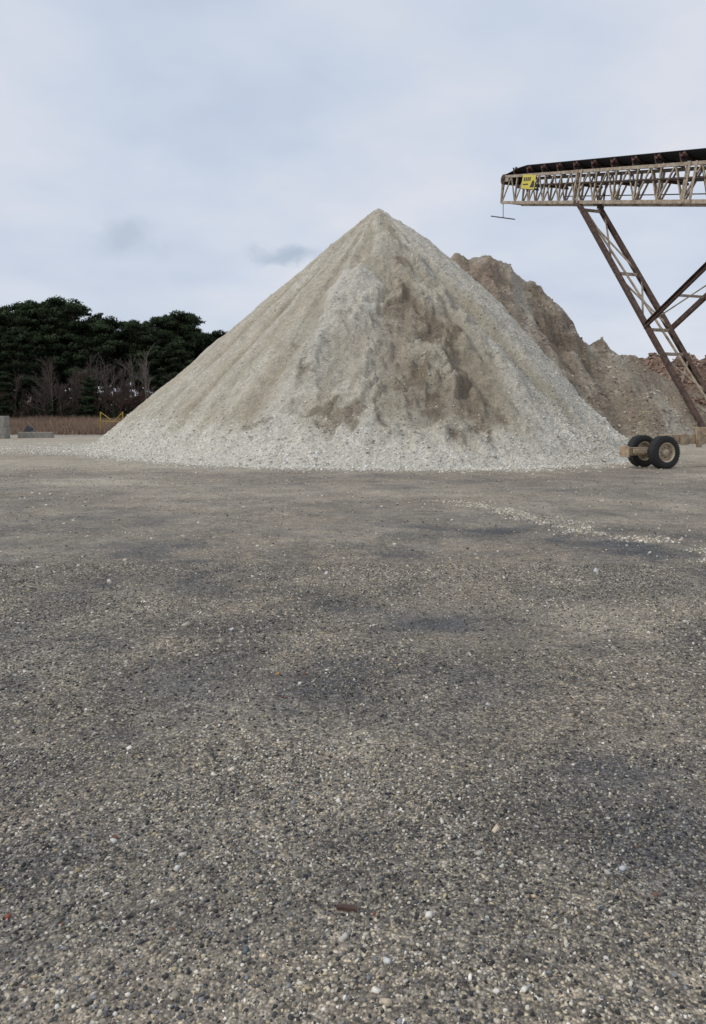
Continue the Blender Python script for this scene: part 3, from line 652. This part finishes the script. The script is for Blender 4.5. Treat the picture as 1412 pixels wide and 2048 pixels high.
# ------------------------------------------------------------ yard furniture on the left
conc=mat('weathered_concrete',(.30,.285,.25),.9,0,5,.01,20)
b_=MB(); b_.box((-26.6,52.6,.4),(-24.55,52.6,.4),.8,.8); b_.box((-26.7,52.62,1.21),(-24.62,52.62,1.21),.78,.79); b_.box((-25.9,52.6,1.6),(-25.6,52.6,1.72),.06,.2); b_.obj('concrete_block_stack',conc,None,.04)
b_=MB(); b_.box((-24.4,54.0,.2),(-21.9,54.0,.2),.45,.46); b_.obj('concrete_barrier',conc,None,.04)
b_=MB(); b_.box((-25.0,56.2,.0),(-24.5,56.2,.8),.3,.5); b_.box((-24.5,56.2,.45),(-24.0,56.0,.2),.2,.3); b_.obj('tarp_bundle',mat('dark_tarp',(.03,.04,.05),.6),None,.05)
ypaint=mat('yellow_gate_paint',(.50,.34,.05),.6,0,6)
g_=MB()
for xx in (-23.9,-21.8): g_.cyl((xx,70,0),(xx,70,2.0),.055,10)
g_.cyl((-23.9,70,1.95),(-22.9,70,1.25),.045,8); g_.cyl((-21.8,70,1.95),(-22.7,70,1.0),.045,8); g_.cyl((-23.9,70,1.1),(-21.8,70,1.05),.04,8)
g_.obj('yellow_pipe_gate',ypaint,None,0)

# ------------------------------------------------------------ world & light
w=bpy.data.worlds.new('World'); sc.world=w; w.use_nodes=True; nt=w.node_tree; T=NT(nt)
bg=nt.nodes['Background']; bg.inputs['Strength'].default_value=.1
sky=T.n('ShaderNodeTexSky'); sky.sky_type='NISHITA'; sky.sun_disc=False; EL=math.radians(42); AZ=math.radians(245)
sky.sun_elevation=EL; sky.sun_rotation=AZ; sky.dust_density=2
g=T.n('ShaderNodeTexCoord').outputs['Generated']; sp=T.n('ShaderNodeSeparateXYZ'); T.l(g,sp.inputs[0])
zz=T.math('ADD',T.math('MAXIMUM',sp.outputs[2],0),.22)
cv=T.n('ShaderNodeCombineXYZ'); T.l(T.math('DIVIDE',sp.outputs[0],zz),cv.inputs[0]); T.l(T.math('DIVIDE',sp.outputs[1],zz),cv.inputs[1])
n1=T.noise(cv.outputs[0],.75,3,.5); n2=T.noise(cv.outputs[0],1.9,4,.55)
nn=T.math('ADD',T.math('MULTIPLY',n1,.65),T.math('MULTIPLY',n2,.35))
cl=T.ramp(nn,[(.37,(.50,.585,.74)),(.50,(.64,.705,.82)),(.61,(.78,.79,.85))])
hz=T.ramp(T.math('MAXIMUM',sp.outputs[2],0),[(0,1.0),(.32,0.0)])
cl=T.mix(T.math('MULTIPLY',hz,.6),cl,(.76,.79,.86))
def cloudlet(px,py,sx,sz_,amt,seedscale):
    d=Vector(((px-706)/1480,1,(832-py)/1480)).normalized()
    sub=T.n('ShaderNodeVectorMath',operation='SUBTRACT'); 
    nz=T.n('ShaderNodeTexNoise'); nz.inputs['Scale'].default_value=seedscale; nz.inputs['Detail'].default_value=5; T.l(g,nz.inputs['Vector'])
    ad=T.n('ShaderNodeVectorMath',operation='MULTIPLY_ADD'); T.l(nz.outputs['Color'],ad.inputs[0]); ad.inputs[1].default_value=(.09,.05,.06); T.l(g,ad.inputs[2])
    T.l(ad.outputs[0],sub.inputs[0]); sub.inputs[1].default_value=(d.x+.045,d.y+.025,d.z+.03)
    mu=T.n('ShaderNodeVectorMath',operation='MULTIPLY'); T.l(sub.outputs[0],mu.inputs[0]); mu.inputs[1].default_value=(1/sx,1/sx,1/sz_)
    ln=T.n('ShaderNodeVectorMath',operation='LENGTH'); T.l(mu.outputs[0],ln.inputs[0])
    return T.math('MULTIPLY',T.ramp(ln.outputs['Value'],[(.15,1.0),(1.0,0.0)],'EASE'),amt)
cl=T.mix(cloudlet(258,478,.055,.034,.8,22),cl,(.49,.56,.67))
cl=T.mix(cloudlet(566,508,.060,.022,.85,24),cl,(.42,.51,.62))
fin=T.mix(1.0,cl,(10,10,10),'MULTIPLY')
fin=T.mix(.93,sky.outputs[0],fin)
T.l(fin,bg.inputs['Color'])
sl=bpy.data.lights.new('sun','SUN'); sl.energy=1.4; sl.angle=math.radians(16); sl.color=(1,.94,.85)
so_=bpy.data.objects.new('sun',sl); sc.collection.objects.link(so_)
dirv=Vector((math.sin(AZ)*math.cos(EL),math.cos(AZ)*math.cos(EL),math.sin(EL))); so_.rotation_euler=dirv.to_track_quat('Z','Y').to_euler()

# ------------------------------------------------------------ camera
cam=bpy.data.cameras.new('camera'); co=bpy.data.objects.new('camera',cam); sc.collection.objects.link(co); sc.camera=co
co.location=(0,0,1.6); co.rotation_euler=(math.radians(90),0,0); cam.sensor_width=36; cam.sensor_fit='AUTO'; cam.lens=26.0; cam.shift_y=-192/2048
cam.clip_start=.05; cam.clip_end=6000
